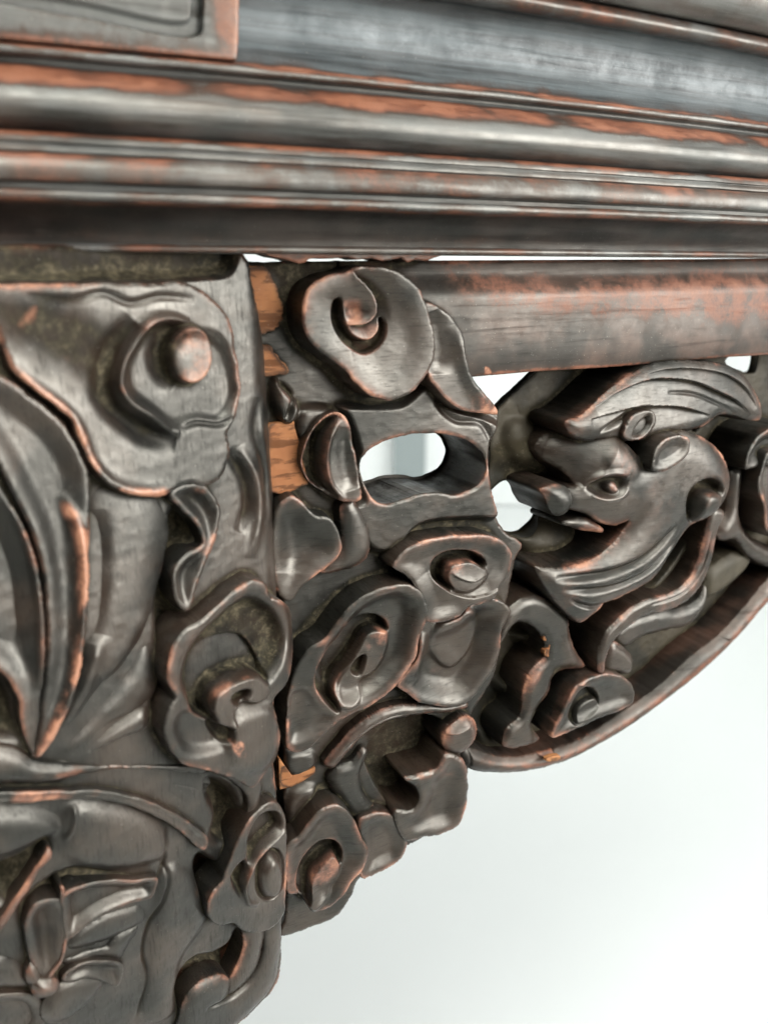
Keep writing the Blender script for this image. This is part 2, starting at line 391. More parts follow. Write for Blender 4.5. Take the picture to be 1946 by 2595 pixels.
# ---------------------------------------------------------------- mouldings (swept along the apron)
def vw(ys, ws, x=972.0):
    return np.array([[A.uv([[x, y]], w)[0][1], w] for y, w in zip(ys, ws)])
U0, U1 = -330.0, 480.0
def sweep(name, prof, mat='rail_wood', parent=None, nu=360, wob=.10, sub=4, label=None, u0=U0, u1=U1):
    """prof: (photo row at the centre column, depth w, wear)"""
    ys, ws, wr = zip(*prof)
    P = vw(ys, ws); n = len(P)
    t = np.linspace(0, n-1, (n-1)*sub+1)
    Ps = smooth_loop(P, False, np.abs(np.diff(P, axis=0)).sum()/len(t)/1.5) if n > 2 else P
    # wear along the arc length
    al = np.r_[0, np.cumsum(np.linalg.norm(np.diff(Ps, axis=0), axis=1))]
    ai = [al[np.argmin(np.linalg.norm(Ps-q, axis=1))] for q in P]
    wv = np.interp(al, ai, wr)
    us = np.linspace(u0, u1, nu); m = len(Ps)
    UU, II = np.meshgrid(us, np.arange(m), indexing='ij')
    sd = hash(name) % 7 if False else len(name)
    wn = wob*(np.sin(II/(m-1)*math.pi)**.5)*(np.sin(UU*.11+sd)+.6*np.sin(UU*.31+II*.05+sd*2)+.2*np.sin(UU*.63+II*.1))
    V = A.world(UU.ravel(), (Ps[II.astype(int), 0]+wn*.5).ravel(), (Ps[II.astype(int), 1]+wn).ravel())
    i, j = np.meshgrid(np.arange(nu-1), np.arange(m-1), indexing='ij')
    a = (i*m+j).ravel(); f = np.stack([a, a+1, a+m+1, a+m], 1)
    w = (wv[II.astype(int)]*(0.8+.3*np.sin(UU*.05+sd)+.25*np.sin(UU*.17+sd*3))).ravel()
    o = make_mesh(name, V, f, mat, parent or TABLE, w, None, label=label)
    OBJS.setdefault(name, o); return o
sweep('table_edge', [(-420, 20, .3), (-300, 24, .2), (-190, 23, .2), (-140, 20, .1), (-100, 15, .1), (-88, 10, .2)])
def slab(name, v0, v1, w0, w1, u0, u1, mat):
    q = np.array([(u, v, w) for u in (u0, u1) for v in (v0, v1) for w in (w0, w1)])
    make_mesh(name, A.O+q[:, :1]*A.U+q[:, 1:2]*A.V+q[:, 2:]*A.N, [(0, 1, 3, 2), (4, 6, 7, 5), (0, 4, 5, 1), (2, 3, 7, 6), (0, 2, 6, 4), (1, 5, 7, 3)], mat, TABLE, smooth=False)
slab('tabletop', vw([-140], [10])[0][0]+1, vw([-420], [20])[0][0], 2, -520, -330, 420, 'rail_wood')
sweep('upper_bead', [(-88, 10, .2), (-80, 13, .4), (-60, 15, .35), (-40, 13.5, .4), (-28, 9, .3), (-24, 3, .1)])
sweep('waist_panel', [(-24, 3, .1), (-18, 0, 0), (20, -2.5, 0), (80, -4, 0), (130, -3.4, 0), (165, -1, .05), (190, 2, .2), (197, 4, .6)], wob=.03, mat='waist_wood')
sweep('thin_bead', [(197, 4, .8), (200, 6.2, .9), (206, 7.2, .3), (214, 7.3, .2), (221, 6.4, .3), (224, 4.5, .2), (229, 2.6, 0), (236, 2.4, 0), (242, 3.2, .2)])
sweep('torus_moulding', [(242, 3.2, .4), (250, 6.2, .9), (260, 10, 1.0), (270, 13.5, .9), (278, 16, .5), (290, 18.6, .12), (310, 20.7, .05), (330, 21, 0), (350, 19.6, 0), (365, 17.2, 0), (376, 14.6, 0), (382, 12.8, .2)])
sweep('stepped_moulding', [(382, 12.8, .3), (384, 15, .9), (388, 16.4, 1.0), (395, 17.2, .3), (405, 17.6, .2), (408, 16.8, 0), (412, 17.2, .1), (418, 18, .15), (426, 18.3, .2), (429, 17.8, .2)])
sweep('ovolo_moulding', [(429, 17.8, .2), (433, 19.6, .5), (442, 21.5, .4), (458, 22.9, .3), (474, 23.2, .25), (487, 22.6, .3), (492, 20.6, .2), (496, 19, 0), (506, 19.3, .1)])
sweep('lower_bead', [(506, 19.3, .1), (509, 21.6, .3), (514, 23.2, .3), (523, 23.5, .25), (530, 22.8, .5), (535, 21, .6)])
sweep('cove_moulding', [(535, 21, .5), (541, 17, .1), (560, 12, 0), (585, 8.4, .05), (608, 6.4, .15), (624, 6, .1)], mat='cove_wood')
sweep('lip_moulding', [(624, 6, .1), (628, 8.2, .3), (634, 9, .3), (641, 8.6, .3), (644, 6, .1), (645, -14, 0), (646, -40, 0)])

# corner block on the waist, with its sunk field
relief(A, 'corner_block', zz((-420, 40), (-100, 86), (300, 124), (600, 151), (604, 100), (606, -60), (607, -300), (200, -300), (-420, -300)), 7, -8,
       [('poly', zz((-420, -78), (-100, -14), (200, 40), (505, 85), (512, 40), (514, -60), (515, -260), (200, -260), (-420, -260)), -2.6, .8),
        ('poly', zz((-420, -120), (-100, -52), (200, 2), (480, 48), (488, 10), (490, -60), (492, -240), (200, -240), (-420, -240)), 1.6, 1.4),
        ('wear_highlight', zz((540, -60), (604, -60), (604, 120), (560, 110)), .45, 3)], edge=.8, mat='rail_wood', parent=None, sharp=True)

# torn lower edge of the lip, over the gap
relief(A, 'splintered_edge', zz((560, 640), (600, 640), (640, 639), (668, 642), (690, 650), (716, 654), (742, 662), (758, 667), (774, 664), (782, 656), (800, 653), (840, 655), (880, 651), (905, 658), (940, 653), (968, 661), (1005, 655), (1016, 652), (1032, 665), (1052, 657), (1080, 660), (1102, 652), (1120, 646), (1120, 638), (560, 634)), 3, -8, [], edge=.3, flare=0, mat='cove_wood', parent='lip_moulding', sharp=True, rough=.3)
# ---------------------------------------------------------------- apron
GB = -12.0
relief(A, 'apron', zz((560, 662), (610, 660), (650, 664), (700, 661), (760, 665), (840, 660), (900, 661), (1000, 660), (1090, 660))+zB((1090, 300), (1200, 500), (1300, 700), (1400, 810), (1462, 890), (1465, 970), (1395, 1060), (1400, 1180), (1415, 1380), (1500, 1560), (1600, 1640))
       + zE((1560, 150), (1540, 260), (1500, 450), (1440, 800), (1330, 990), (1300, 1060), (1290, 1200), (1300, 1300))+zH((1290, 300), (1285, 430), (1210, 560), (1080, 600), (900, 700), (740, 800), (680, 860), (640, 950), (560, 1060), (440, 1112), (290, 1168), (240, 1160))
       + zz((722, 2330), (720, 2100), (719, 1800), (717, 1500), (716, 1330), (660, 1280), (560, 1240), (520, 1000)), GB, -46,
       [('poly', zB((560, 860), (900, 840), (1060, 720), (1120, 830), (1300, 900), (1440, 960), (1395, 1080), (1405, 1300), (1440, 1470), (1300, 1480), (1000, 1520), (880, 1640), (760, 1660), (600, 1400), (690, 1380), (660, 1100), (600, 920)), 5, 4.5),
        ('line', zB((1080, 760), (1110, 850), (1200, 930), (1340, 950), (1400, 1060)), 1.6, -1.2),
        ('pdome', zB((200, 700), (260, 760), (330, 850), (300, 950), (250, 960), (190, 850)), 5, 3),
        ('line', zB((210, 720), (290, 800), (250, 930)), 1.2, -2.5),
        ('pdome', zB((330, 870), (460, 850), (560, 890), (430, 960), (370, 1060), (330, 1030)), 3.5, 4),
        # the pierced hollow under the big scrolls and the stepped lobes beside it
        ('poly', zE((900, 1040), (1000, 1020), (1150, 1070), (1180, 1150), (1165, 1230), (1090, 1310), (950, 1370), (1000, 1430), (1020, 1500), (980, 1550), (900, 1560), (830, 1480), (720, 1240), (740, 1200), (800, 1120)), -13, 3),
        ('pdome', zE((270, 1240), (420, 1220), (440, 1290), (320, 1370), (260, 1300)), 2, 4),
        ('pdome', zH((270, 440), (300, 360), (400, 310), (440, 330), (400, 460), (290, 600)), 2.5, 4.5),
        ('dust_shade', zE((740, 1060), (1000, 1030), (1170, 1080), (1165, 1240), (1000, 1360), (1030, 1500), (900, 1560), (740, 1260)), .7, 3),  # pit floor darkened as if in shade
        ('dust_shade', zH((290, 620), (400, 420), (440, 330), (560, 340), (480, 460), (330, 620)), .8, 3),
        ('dust_shade', zB((0, 60), (300, 70), (400, 150), (340, 260), (300, 330), (200, 100)), .6, 3),
        ('dust_shade', zE((340, 560), (460, 420), (480, 540), (400, 640)), .7, 3)],
       edge=1.6, holes=[zB((680, 1170), (700, 1110), (770, 1060), (900, 1018), (1050, 1002), (1190, 1018), (1290, 1060), (1350, 1120), (1370, 1190), (1350, 1260), (1290, 1310), (1190, 1345), (1090, 1330), (980, 1345), (880, 1380), (800, 1395), (740, 1370), (700, 1290))],
       flare=-1.5, cap=True, parent=None, mat='wood', rough=.18)
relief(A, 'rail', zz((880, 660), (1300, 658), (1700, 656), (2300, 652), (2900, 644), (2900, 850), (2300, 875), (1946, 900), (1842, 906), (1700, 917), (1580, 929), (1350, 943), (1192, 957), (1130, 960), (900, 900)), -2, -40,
       [('tilt', 0, -.03), ('wear_highlight', zz((1150, 690), (1500, 700), (2000, 700), (2000, 790), (1500, 800), (1200, 760)), .52, 12),
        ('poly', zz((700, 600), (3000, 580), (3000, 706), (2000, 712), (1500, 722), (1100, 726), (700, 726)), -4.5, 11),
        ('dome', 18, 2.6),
        ('wear_highlight', zC((80, 175), (100, 180), (118, 215), (85, 215)), 1.1, .6)], edge=1.5, mat='plank_wood', cap=True, sharp=True, flare=0, rough=.03)

# raw end grain showing beside the cracked joint
def chip(o, w, fr=A, parent='apron', name='bare_wood'):
    relief(fr, name, o, w, w-3, [], edge=.3, flare=.2, mat='raw_wood', parent=parent, rough=.3, sharp=True)
chip(zB((60, 72), (150, 76), (185, 110), (205, 165), (225, 190), (236, 250), (258, 290), (262, 335), (250, 350), (262, 372), (232, 392), (240, 410), (214, 420), (216, 436), (172, 440), (160, 455), (120, 460), (60, 300)), GB+3.2)
chip(zB((130, 520), (195, 522), (205, 560), (228, 572), (240, 600), (272, 622), (296, 664), (280, 684), (240, 682), (170, 695), (130, 690)), GB+3.2)
chip(zB((170, 965), (320, 938), (324, 980), (345, 1050), (352, 1075), (346, 1090), (380, 1200), (402, 1300), (360, 1310), (330, 1330), (270, 1352), (230, 1352), (180, 1340)), GB+3.2)
chip(zE((235, 1260), (262, 1300), (310, 1365), (380, 1340), (440, 1318), (436, 1350), (370, 1395), (300, 1430), (240, 1440)), GB+2.5)

# --- cloud scrolls of the apron
# S1: the big scroll under the rail
relief(A, 'cloud_scroll', zB((374, 300), (395, 220), (440, 165), (520, 128), (600, 112), (680, 85), (780, 78), (870, 92), (960, 140), (1030, 220), (1070, 330), (1100, 450), (1107, 560), (1072, 660), (1010, 750), (930, 806), (850, 828), (760, 803), (680, 740), (590, 640), (480, 560), (410, 490), (378, 400)), 5, GB-2,
       [('tilt', .03, .0), ('dish', 14, 1.2),
        ('fold', zB((640, 60), (665, 125), (738, 195), (782, 270), (788, 340), (735, 396), (640, 408)), 6, -4.6),
        ('poly', zB((560, 270), (550, 370), (580, 455), (640, 522), (725, 564), (792, 540), (842, 470), (848, 395), (832, 370), (822, 440), (765, 498), (692, 486), (640, 436), (608, 375), (600, 300), (588, 258)), -7, 1.7),
        ('pdish', zB((612, 290), (690, 262), (745, 290), (760, 340), (720, 385), (650, 398), (618, 360)), 2.2, 4),
        ('wear_highlight', zB((610, 280), (700, 270), (720, 380), (640, 400)), .45, 2), ('wear_highlight', zB((650, 420), (760, 400), (830, 400), (800, 480), (740, 500)), .3, 2),
        ('dust_shade', zB((690, 130), (760, 140), (860, 240), (880, 380), (800, 250)), .55, 2)], flare=.8, label='largest scroll, high under the rail, with a deep sunk eye')
relief(A, 'cloud_scroll', zB((1050, 285), (1130, 305), (1205, 360), (1255, 450), (1275, 580), (1308, 690), (1380, 785), (1455, 865), (1474, 905), (1400, 903), (1300, 890), (1225, 860), (1160, 805), (1110, 745), (1070, 690), (1060, 500)), 1.5, GB-4,
       [('line', zB((1235, 400), (1270, 580), (1330, 740), (1440, 880)), 4.0, 1.6), ('tilt', -.05, 0), ('line', zB((1090, 330), (1130, 500), (1120, 680)), 5, -1.8),
        ('wear_highlight', zB((1290, 760), (1400, 820), (1460, 890), (1330, 885)), .4, 2)], flare=1.0)
relief(A, 'cloud_scroll', zB((372, 1180), (388, 1080), (440, 985), (520, 912), (580, 898), (630, 950), (662, 1100), (690, 1260), (700, 1380), (650, 1400), (580, 1388), (500, 1350), (420, 1290)), -2, GB-4,
       [('tilt', -.02, 0), ('pdish', zB((365, 1180), (388, 1080), (440, 980), (530, 905), (590, 910), (520, 1010), (492, 1130), (510, 1260), (590, 1390), (500, 1370), (410, 1300)), 9, 4),
        ('line', zB((575, 930), (515, 1050), (498, 1180), (530, 1310), (610, 1395)), 1.3, 1.6), ('line', zB((620, 980), (610, 1150), (650, 1330)), 4, -1.6)], flare=.6)
relief(A, 'cloud_scroll', zB((230, 1430), (300, 1370), (350, 1385), (440, 1470), (520, 1490), (567, 1560), (590, 1650), (562, 1715), (460, 1800), (370, 1868), (295, 1955), (230, 1900), (200, 1650)), -3, GB-3,
       [('dish', 12, 2.4, .8), ('line', zB((300, 1450), (330, 1600), (300, 1800)), 6, -1.0)], flare=1.2)
# the smooth sweep between the petal and the lower coils
relief(A, 'cloud_sweep', zB((600, 1420), (660, 1400), (760, 1640), (720, 1740), (560, 1800), (480, 1800), (590, 1700), (600, 1600)), -4.5, GB-3, [('dome', 6, 2.5)], flare=1.5)
# S3: small oval coil above, right
relief(A, 'cloud_scroll', zE((870, 190), (900, 140), (960, 88), (1050, 47), (1160, 24), (1300, 16), (1420, 20), (1505, 58), (1547, 125), (1532, 220), (1480, 300), (1440, 370), (1370, 395), (1300, 412), (1240, 468), (1150, 500), (1060, 497), (1040, 420), (1010, 320), (950, 240)), 1, GB-6,
       [('tilt', -.02, -.02), ('dish', 9, 1.2),
        ('fold', zE((1480, 308), (1400, 345), (1300, 360), (1200, 335), (1130, 270), (1105, 210)), 6, 1.3),
        ('poly', zE((1102, 235), (1112, 165), (1180, 120), (1270, 110), (1350, 126), (1405, 172), (1400, 200), (1330, 166), (1255, 168), (1200, 195), (1184, 262), (1215, 322), (1150, 295)), -9, 1.8),
        ('poly', zE((1185, 265), (1200, 195), (1260, 168), (1330, 168), (1400, 205), (1412, 245), (1370, 300), (1300, 335), (1220, 320)), 1.4, 2.2),
        ('fold', zE((1200, 230), (1250, 262), (1330, 280), (1400, 245)), 3, 1.0),
        ('wear_highlight', zE((1200, 200), (1330, 170), (1405, 220), (1330, 275), (1240, 240)), .5, 2)], flare=.8, label='oval scroll with a small raised reddish eye, beside the dragon')
# S4: the large tilted coil in the middle
relief(A, 'cloud_scroll', zE((294, 900), (326, 775), (400, 660), (500, 592), (560, 510), (640, 412), (740, 343), (860, 300), (960, 295), (1032, 330), (1068, 410), (1060, 500), (1022, 600), (1008, 690), (960, 772), (890, 862), (810, 930), (720, 988), (640, 1020), (560, 1070), (470, 1150), (390, 1222), (335, 1232), (288, 1220), (284, 1060)), 2, GB-4,
       [('tilt', .0, .0), ('pdish', zE((470, 700), (580, 530), (680, 420), (800, 345), (950, 320), (1030, 400), (1010, 560), (980, 700), (880, 830), (760, 930), (640, 980), (560, 970)), 4.5, 7),
        ('poly', zE((452, 860), (462, 760), (520, 680), (600, 620), (630, 560), (700, 508), (790, 492), (862, 528), (872, 572), (800, 566), (745, 598), (700, 680), (650, 748), (590, 822), (552, 905), (572, 1005), (510, 955)), -10, 2.2),
        ('poly', zE((575, 900), (600, 830), (660, 750), (700, 680), (745, 600), (800, 568), (860, 568), (872, 650), (840, 745), (775, 820), (720, 850), (700, 930), (640, 985), (580, 975)), 2.0, 3.0),
        ('poly', zE((665, 790), (690, 740), (742, 712), (735, 770), (712, 820), (680, 815)), -5, 1.6),
        ('line', zE((570, 990), (552, 900), (590, 820), (660, 745), (720, 650)), 1.0, 1.0),
        ('pdish', zE((290, 900), (400, 860), (470, 960), (560, 1030), (430, 1150), (300, 1190)), 2, 5),
        ('wear_highlight', zE((745, 610), (860, 575), (865, 660), (820, 760), (740, 810), (740, 700)), .5, 2),
        ('dust_shade', zE((610, 640), (640, 560), (720, 500), (800, 500), (690, 560), (640, 660)), .7, 2)], flare=1.2, label='large tilted scroll in the middle with a hooked tongue')
# S5: dished leaf right of it
relief(A, 'cloud_scroll', zE((1060, 500), (1150, 498), (1230, 470), (1300, 410), (1440, 370), (1535, 440), (1490, 540), (1478, 640), (1458, 720), (1400, 822), (1320, 930), (1240, 978), (1120, 972), (1020, 950), (960, 900), (900, 860), (960, 770), (1008, 690), (1020, 600)), -3.5, GB-8,
       [('dish', 13, 5.5, .9), ('pdome', zE((1115, 520), (1300, 420), (1380, 520), (1330, 700), (1230, 790), (1120, 700)), 2.0, 3), ('line', zE((1060, 560), (1010, 700), (1020, 860)), 3, 1.5),
        ('wear_highlight', zE((1130, 760), (1250, 790), (1330, 860), (1250, 940), (1150, 860)), .35, 4)], flare=.4)
# ribbon under the coils and lobes beneath
relief(A, 'cloud_ribbon', ribbon(zE((520, 1320), (600, 1225), (700, 1120), (810, 1048), (920, 1015), (1060, 1000), (1180, 1000), (1310, 975)), [22, 30, 32, 32, 34, 22, 18, 8]), -5, GB-6,
       [('dome', 4, 2.5), ('line', zE((600, 1235), (720, 1125), (840, 1050), (960, 1012)), .5, -.9), ('line', zE((620, 1250), (740, 1140), (860, 1070)), .5, -.9)], flare=1.0)
relief(A, 'cloud_lobe', zE((520, 1390), (560, 1330), (650, 1290), (720, 1215), (745, 1240), (720, 1290), (700, 1370), (720, 1460), (770, 1540), (830, 1580), (900, 1575), (880, 1640), (740, 1680), (640, 1600), (560, 1480)), -7, GB-8, [('dome', 5, 3), ('tilt', 0, .03)], flare=1)
relief(A, 'cloud_lobe', zE((1172, 1150), (1220, 1095), (1290, 1050), (1345, 1060), (1364, 1130), (1345, 1190), (1300, 1235), (1260, 1260), (1190, 1240)), -2, GB-12, [('dome', 5.5, 4), ('fold', zE((1180, 1145), (1250, 1130), (1320, 1090)), 2, 1)], flare=.4)
relief(A, 'cloud_lobe', zH((940, 292), (1040, 262), (1125, 232), (1165, 160), (1200, 148), (1272, 182), (1298, 250), (1292, 430), (1242, 552), (1150, 602), (1050, 620), (955, 642), (900, 560), (890, 470), (990, 462), (1028, 400), (1005, 335)), -2, GB-14,
       [('dish', 12, 2.5, 2.0), ('wear_highlight', zH((950, 290), (1150, 220), (1230, 280), (1060, 290)), .35, 3)], edge=2.5, flare=.3, label='rounded lobe ending the carving at the arch, with a worn rim')
relief(A, 'cloud_lobe', zH((690, 520), (740, 488), (830, 478), (900, 512), (950, 580), (958, 670), (915, 750), (830, 800), (700, 845), (690, 700)), -3.5, GB-14, [('dish', 9, 2.0, 1.6), ('tilt', -.03, .0)], edge=1.8, flare=.3)
relief(A, 'cloud_scroll', zH((284, 660), (345, 610), (400, 540), (440, 490), (500, 450), (560, 434), (620, 468), (670, 540), (700, 622), (737, 690), (717, 780), (650, 862), (592, 950), (500, 1020), (430, 1038), (396, 990), (340, 935), (290, 930)), 1, GB-4,
       [('dish', 10, 2.6, 1.2),
        ('poly', zH((345, 905), (365, 810), (430, 710), (490, 665), (560, 666), (600, 718), (594, 780), (560, 738), (480, 796), (430, 862), (402, 990), (370, 955)), -8, 2.0),
        ('poly', zH((405, 1010), (420, 900), (470, 800), (545, 738), (590, 770), (585, 830), (540, 900), (520, 950), (440, 1020)), 1.5, 2.5),
        ('wear_highlight', zH((430, 880), (480, 800), (560, 750), (580, 800), (500, 900)), .4, 2)], flare=.8, label='lowest scroll of the apron, just right of the cracked joint')

# --- pierced dragon panel
PB = -32.0
relief(A, 'pierced_ground', zC((180, 378), (230, 330), (280, 284), (330, 235), (380, 190), (460, 150), (900, 100), (1400, 60), (2200, 0), (2600, 100), (2600, 900), (2300, 1250))+zG((1900, 180), (1659, 330), (1420, 590), (1250, 720), (1050, 880), (850, 1040), (600, 1200), (400, 1270), (200, 1280), (40, 1240))
       + zE((1320, 1200), (1180, 1050), (1200, 700), (1400, 500))+zC((180, 1250), (90, 1100), (60, 900), (90, 740), (100, 600), (120, 470), (150, 410)), PB, -38,
       [('pdome', zC((190, 480), (280, 470), (440, 560), (520, 700), (440, 830), (330, 780), (220, 720), (160, 600)), 5, 16),
        ('line', zC((260, 420), (420, 330), (640, 250), (800, 200)), 5, 1.5), ('pdish', zC((420, 420), (640, 330), (760, 300), (620, 460), (560, 520), (460, 540)), 4, 6),
        ('pdome', zC((200, 1110), (330, 1050), (560, 1080), (860, 1120), (760, 1270), (560, 1330), (360, 1320), (250, 1200)), 6, 12),
        ('line', zC((90, 690), (250, 660), (420, 760), (640, 860)), 6, 3),
        ('pdome', zG((110, 830), (190, 790), (330, 900), (290, 990), (180, 920)), 6, 4),
        ('pdome', zG((205, 560), (290, 500), (420, 600), (400, 660), (290, 610)), 6, 4),
        ('pdome', zG((0, 1060), (150, 1120), (260, 1060), (240, 1190), (120, 1240), (0, 1200)), 6, 6),
        ('dust_shade', zC((100, 640), (320, 560), (560, 740), (640, 860), (420, 800), (280, 770), (120, 740)), .9, 5),
        ('dust_shade', zC((300, 1200), (500, 1180), (760, 1200), (560, 1320), (360, 1310)), .6, 5),
        ('dust_shade', zG((0, 880), (130, 900), (300, 1040), (240, 1120), (60, 1000)), .5, 4)],
       edge=2.0, holes=[zC((80, 945), (120, 862), (190, 815), (290, 880), (385, 985), (360, 1045), (275, 1112), (170, 1095), (100, 1020)),
                        zC((1425, 150), (1470, 90), (1600, 70), (1590, 200), (1500, 195)), zC((1232, 520), (1262, 500), (1282, 510), (1262, 535), (1240, 538))],
       flare=-1.0, cap=True, mat='dusty_wood', rough=.5)
relief(A, 'arch_bead', zE((1262, 1250), (1300, 1215))+zG((40, 1240), (140, 1272), (250, 1282), (400, 1258), (600, 1196), (800, 1075), (950, 975), (1100, 862), (1250, 722), (1420, 585), (1560, 432), (1659, 310), (1820, 130), (2000, -60), (2300, -300), (2420, -220), (2200, 60), (1980, 260), (1820, 290), (1659, 432), (1540, 572), (1330, 782), (1120, 952), (900, 1112), (720, 1222), (560, 1302), (400, 1350), (250, 1370), (80, 1366), (0, 1345)), -8, -44,
       [('dome', 8, 6), ('line', zG((1410, 600), (1480, 610), (1540, 572)), .5, -.7), ('line', zG((0, 1240), (10, 1340)), .5, -1),
        ('wear_highlight', zG((60, 1290), (250, 1300), (420, 1285), (700, 1150), (1000, 960), (1400, 640), (1659, 360), (1659, 420), (1330, 760), (1050, 970), (720, 1190), (420, 1320), (240, 1330)), .32, 2.5)], edge=1, flare=.2, cap=True, mat='plank_wood', label='rounded reddish bead along the arched lower edge')
relief(A, 'dust_chip', zG((410, 1275), (430, 1262), (495, 1252), (490, 1272), (440, 1284)), -5.2, -8, [], edge=.2, flare=0, mat='raw_wood', rough=.3)
# dragon
relief(A, 'mane', zC((545, 497), (640, 448), (720, 368), (830, 272), (960, 192), (1080, 152), (1200, 143), (1340, 150), (1440, 165), (1530, 210), (1592, 290), (1640, 390), (1650, 470), (1570, 480), (1500, 452), (1400, 456), (1340, 505), (1260, 535), (1180, 560), (1060, 590), (900, 600), (760, 590), (620, 590)), 0, PB-2,
       [('tilt', .0, .02), ('dome', 7, 3.5), ('fold', zC((1570, 440), (1480, 362), (1380, 312), (1250, 258), (1100, 240), (980, 250), (830, 312), (700, 402)), 5, -2.4),
        ('fold', zC((1340, 447), (1180, 402), (1060, 395), (920, 402), (800, 432), (670, 470)), 5, -2.4), ('line', zC((720, 545), (830, 480), (930, 420), (1000, 405)), 1.2, -1.4),
        ('fold', zC((1600, 400), (1540, 300), (1440, 225), (1300, 190), (1120, 185), (980, 215)), 4, -1.4), ('line', zC((1100, 320), (1250, 330), (1400, 390), (1500, 440)), .9, -.9), ('dust_shade', zC((830, 230), (1100, 180), (1300, 170), (1500, 250), (1560, 400), (1400, 290), (1100, 220)), .35, 4)], edge=1.5, flare=1.0, parent='apron', label='fluted lock of the dragon mane under the rail')
relief(A, 'dragon_ear', zC((850, 560), (868, 500), (905, 450), (950, 428), (1020, 428), (1030, 490), (990, 550), (940, 585), (880, 585)), 2, PB, [('pdish', zC((900, 570), (925, 500), (1000, 440), (1010, 490), (950, 570)), 3.5, 3)], edge=1.0, flare=1.0)
relief(A, 'horn_stub', zC((1012, 742), (1026, 650), (1085, 582), (1165, 560), (1222, 590), (1205, 670), (1140, 728), (1050, 768)), 8, -8, [('dish', 6, 1.2)], edge=.9, flare=1.2, label='flat cut oval stub of the horn')
relief(A, 'dragon_head', zC((515, 670), (560, 610), (630, 570), (720, 542), (810, 548), (905, 610), (985, 690), (1012, 640), (1080, 570), (1180, 540), (1300, 568), (1400, 638), (1458, 738), (1470, 840), (1434, 940), (1360, 1020), (1270, 1062), (1215, 1120), (1160, 1210), (1050, 1380), (900, 1475), (780, 1545), (655, 1648), (655, 1648), (540, 1545), (462, 1440), (418, 1332), (418, 1332), (560, 1326), (700, 1288), (800, 1218), (880, 1125), (915, 1050), (850, 1085), (770, 1066), (690, 1016), (600, 992), (560, 930), (590, 880), (640, 862), (610, 800), (540, 740)), 4, PB,
       [('tilt', .035, .0), ('dome', 16, 6.5),
        ('slope', zC((380, 720), (480, 560), (700, 440), (850, 480), (860, 640), (800, 700), (740, 770), (650, 860), (540, 830)), .42, -.30, 2.0, zC((800, 690))[0]),
        ('pdome', zC((760, 700), (810, 620), (880, 620), (960, 700), (930, 790), (850, 800), (780, 780)), 1.2, 8),
        ('pdish', zC((660, 870), (715, 800), (800, 775), (880, 788), (875, 850), (820, 912), (740, 925), (690, 900)), 4.2, 4.5),
        ('line', zC((665, 850), (720, 800), (800, 775), (880, 790)), 1.6, 1.3), ('line', zC((690, 905), (760, 925), (840, 905), (880, 860)), 1.4, .9),
        ('pdome', blob(*zC((805, 855))[0], 17, 17), 3.2, 3), ('wear_highlight', blob(*zC((812, 858))[0], 9, 12), .4, 1.5),
        ('wear_highlight', zC((790, 660), (890, 640), (950, 740), (880, 790), (800, 750)), .25, 5), ('wear_highlight', zC((1330, 640), (1420, 700), (1440, 850), (1390, 800), (1360, 720)), .14, 5),
        ('wear_highlight', zC((880, 800), (1000, 780), (1180, 820), (1140, 1020), (1020, 1120), (930, 1020)), .13, 6), ('wear_highlight', zC((950, 1060), (1050, 1100), (900, 1300), (560, 1340), (780, 1260)), .14, 6), ('wear_highlight', zC((470, 1360), (620, 1400), (700, 1560), (640, 1620), (540, 1500)), .14, 6),  # lit areas of cheek, neck and beard painted as a warm tone
        ('pdish', zC((1192, 960), (1210, 872), (1280, 806), (1370, 796), (1412, 850), (1395, 900), (1345, 890), (1300, 900), (1275, 960), (1262, 1062), (1205, 1030)), 7, 4),
        ('pdome', zC((1240, 960), (1290, 880), (1350, 880), (1385, 930), (1360, 1000), (1280, 1050), (1235, 1030)), 2.5, 6),
        ('line', zC((505, 1384), (650, 1366), (800, 1330), (950, 1258), (1080, 1140), (1140, 1060)), 1.8, -2.2), ('line', zC((535, 1442), (700, 1432), (850, 1400), (1000, 1320), (1120, 1200), (1180, 1100)), 1.8, -2.2),
        ('line', zC((575, 1490), (640, 1522), (750, 1534), (850, 1512)), 1.5, -2.0)], edge=1.8, flare=1.5, label='dragon head in profile with sunk eye, curled cheek and fluted beard')
relief(A, 'dragon_nose', zC((418, 878), (470, 848), (545, 852), (590, 900), (588, 960), (545, 1012), (495, 1022), (462, 985), (440, 930)), 1, PB, [('dome', 7, 5), ('wear_highlight', blob(*zC((505, 930))[0], 30, 32), .32, 4)], edge=1.0, flare=.6, label='bulbous reddish nose')
relief(A, 'dragon_lip', zC((515, 1058), (580, 1034), (660, 1030), (725, 1068), (762, 1106), (700, 1108), (610, 1092)), -4, PB, [('dome', 4, 3)], edge=.8, flare=1.0)
relief(A, 'whisker', ribbon(zC((1385, 985), (1350, 1070), (1335, 1150), (1312, 1260), (1270, 1370), (1200, 1455), (1100, 1505), (1000, 1530), (920, 1570), (850, 1630))+zG((790, 590), (752, 680), (745, 800)), [30, 30, 30, 32, 34, 38, 40, 40, 36, 32, 28, 22, 12]), -1, PB,
       [('dome', 3.2, 2.4), ('tilt', 0, .04), ('line', zC((1340, 1090), (1322, 1200), (1280, 1330), (1195, 1440), (1090, 1490), (1000, 1512)), .7, -.9), ('wear_highlight', ribbon(zC((1340, 1150), (1290, 1320), (1200, 1455), (1000, 1530)), [8, 10, 12, 8]), .22, 3)], edge=.8, flare=1.5)  # highlight along the whisker painted in as a warm tone
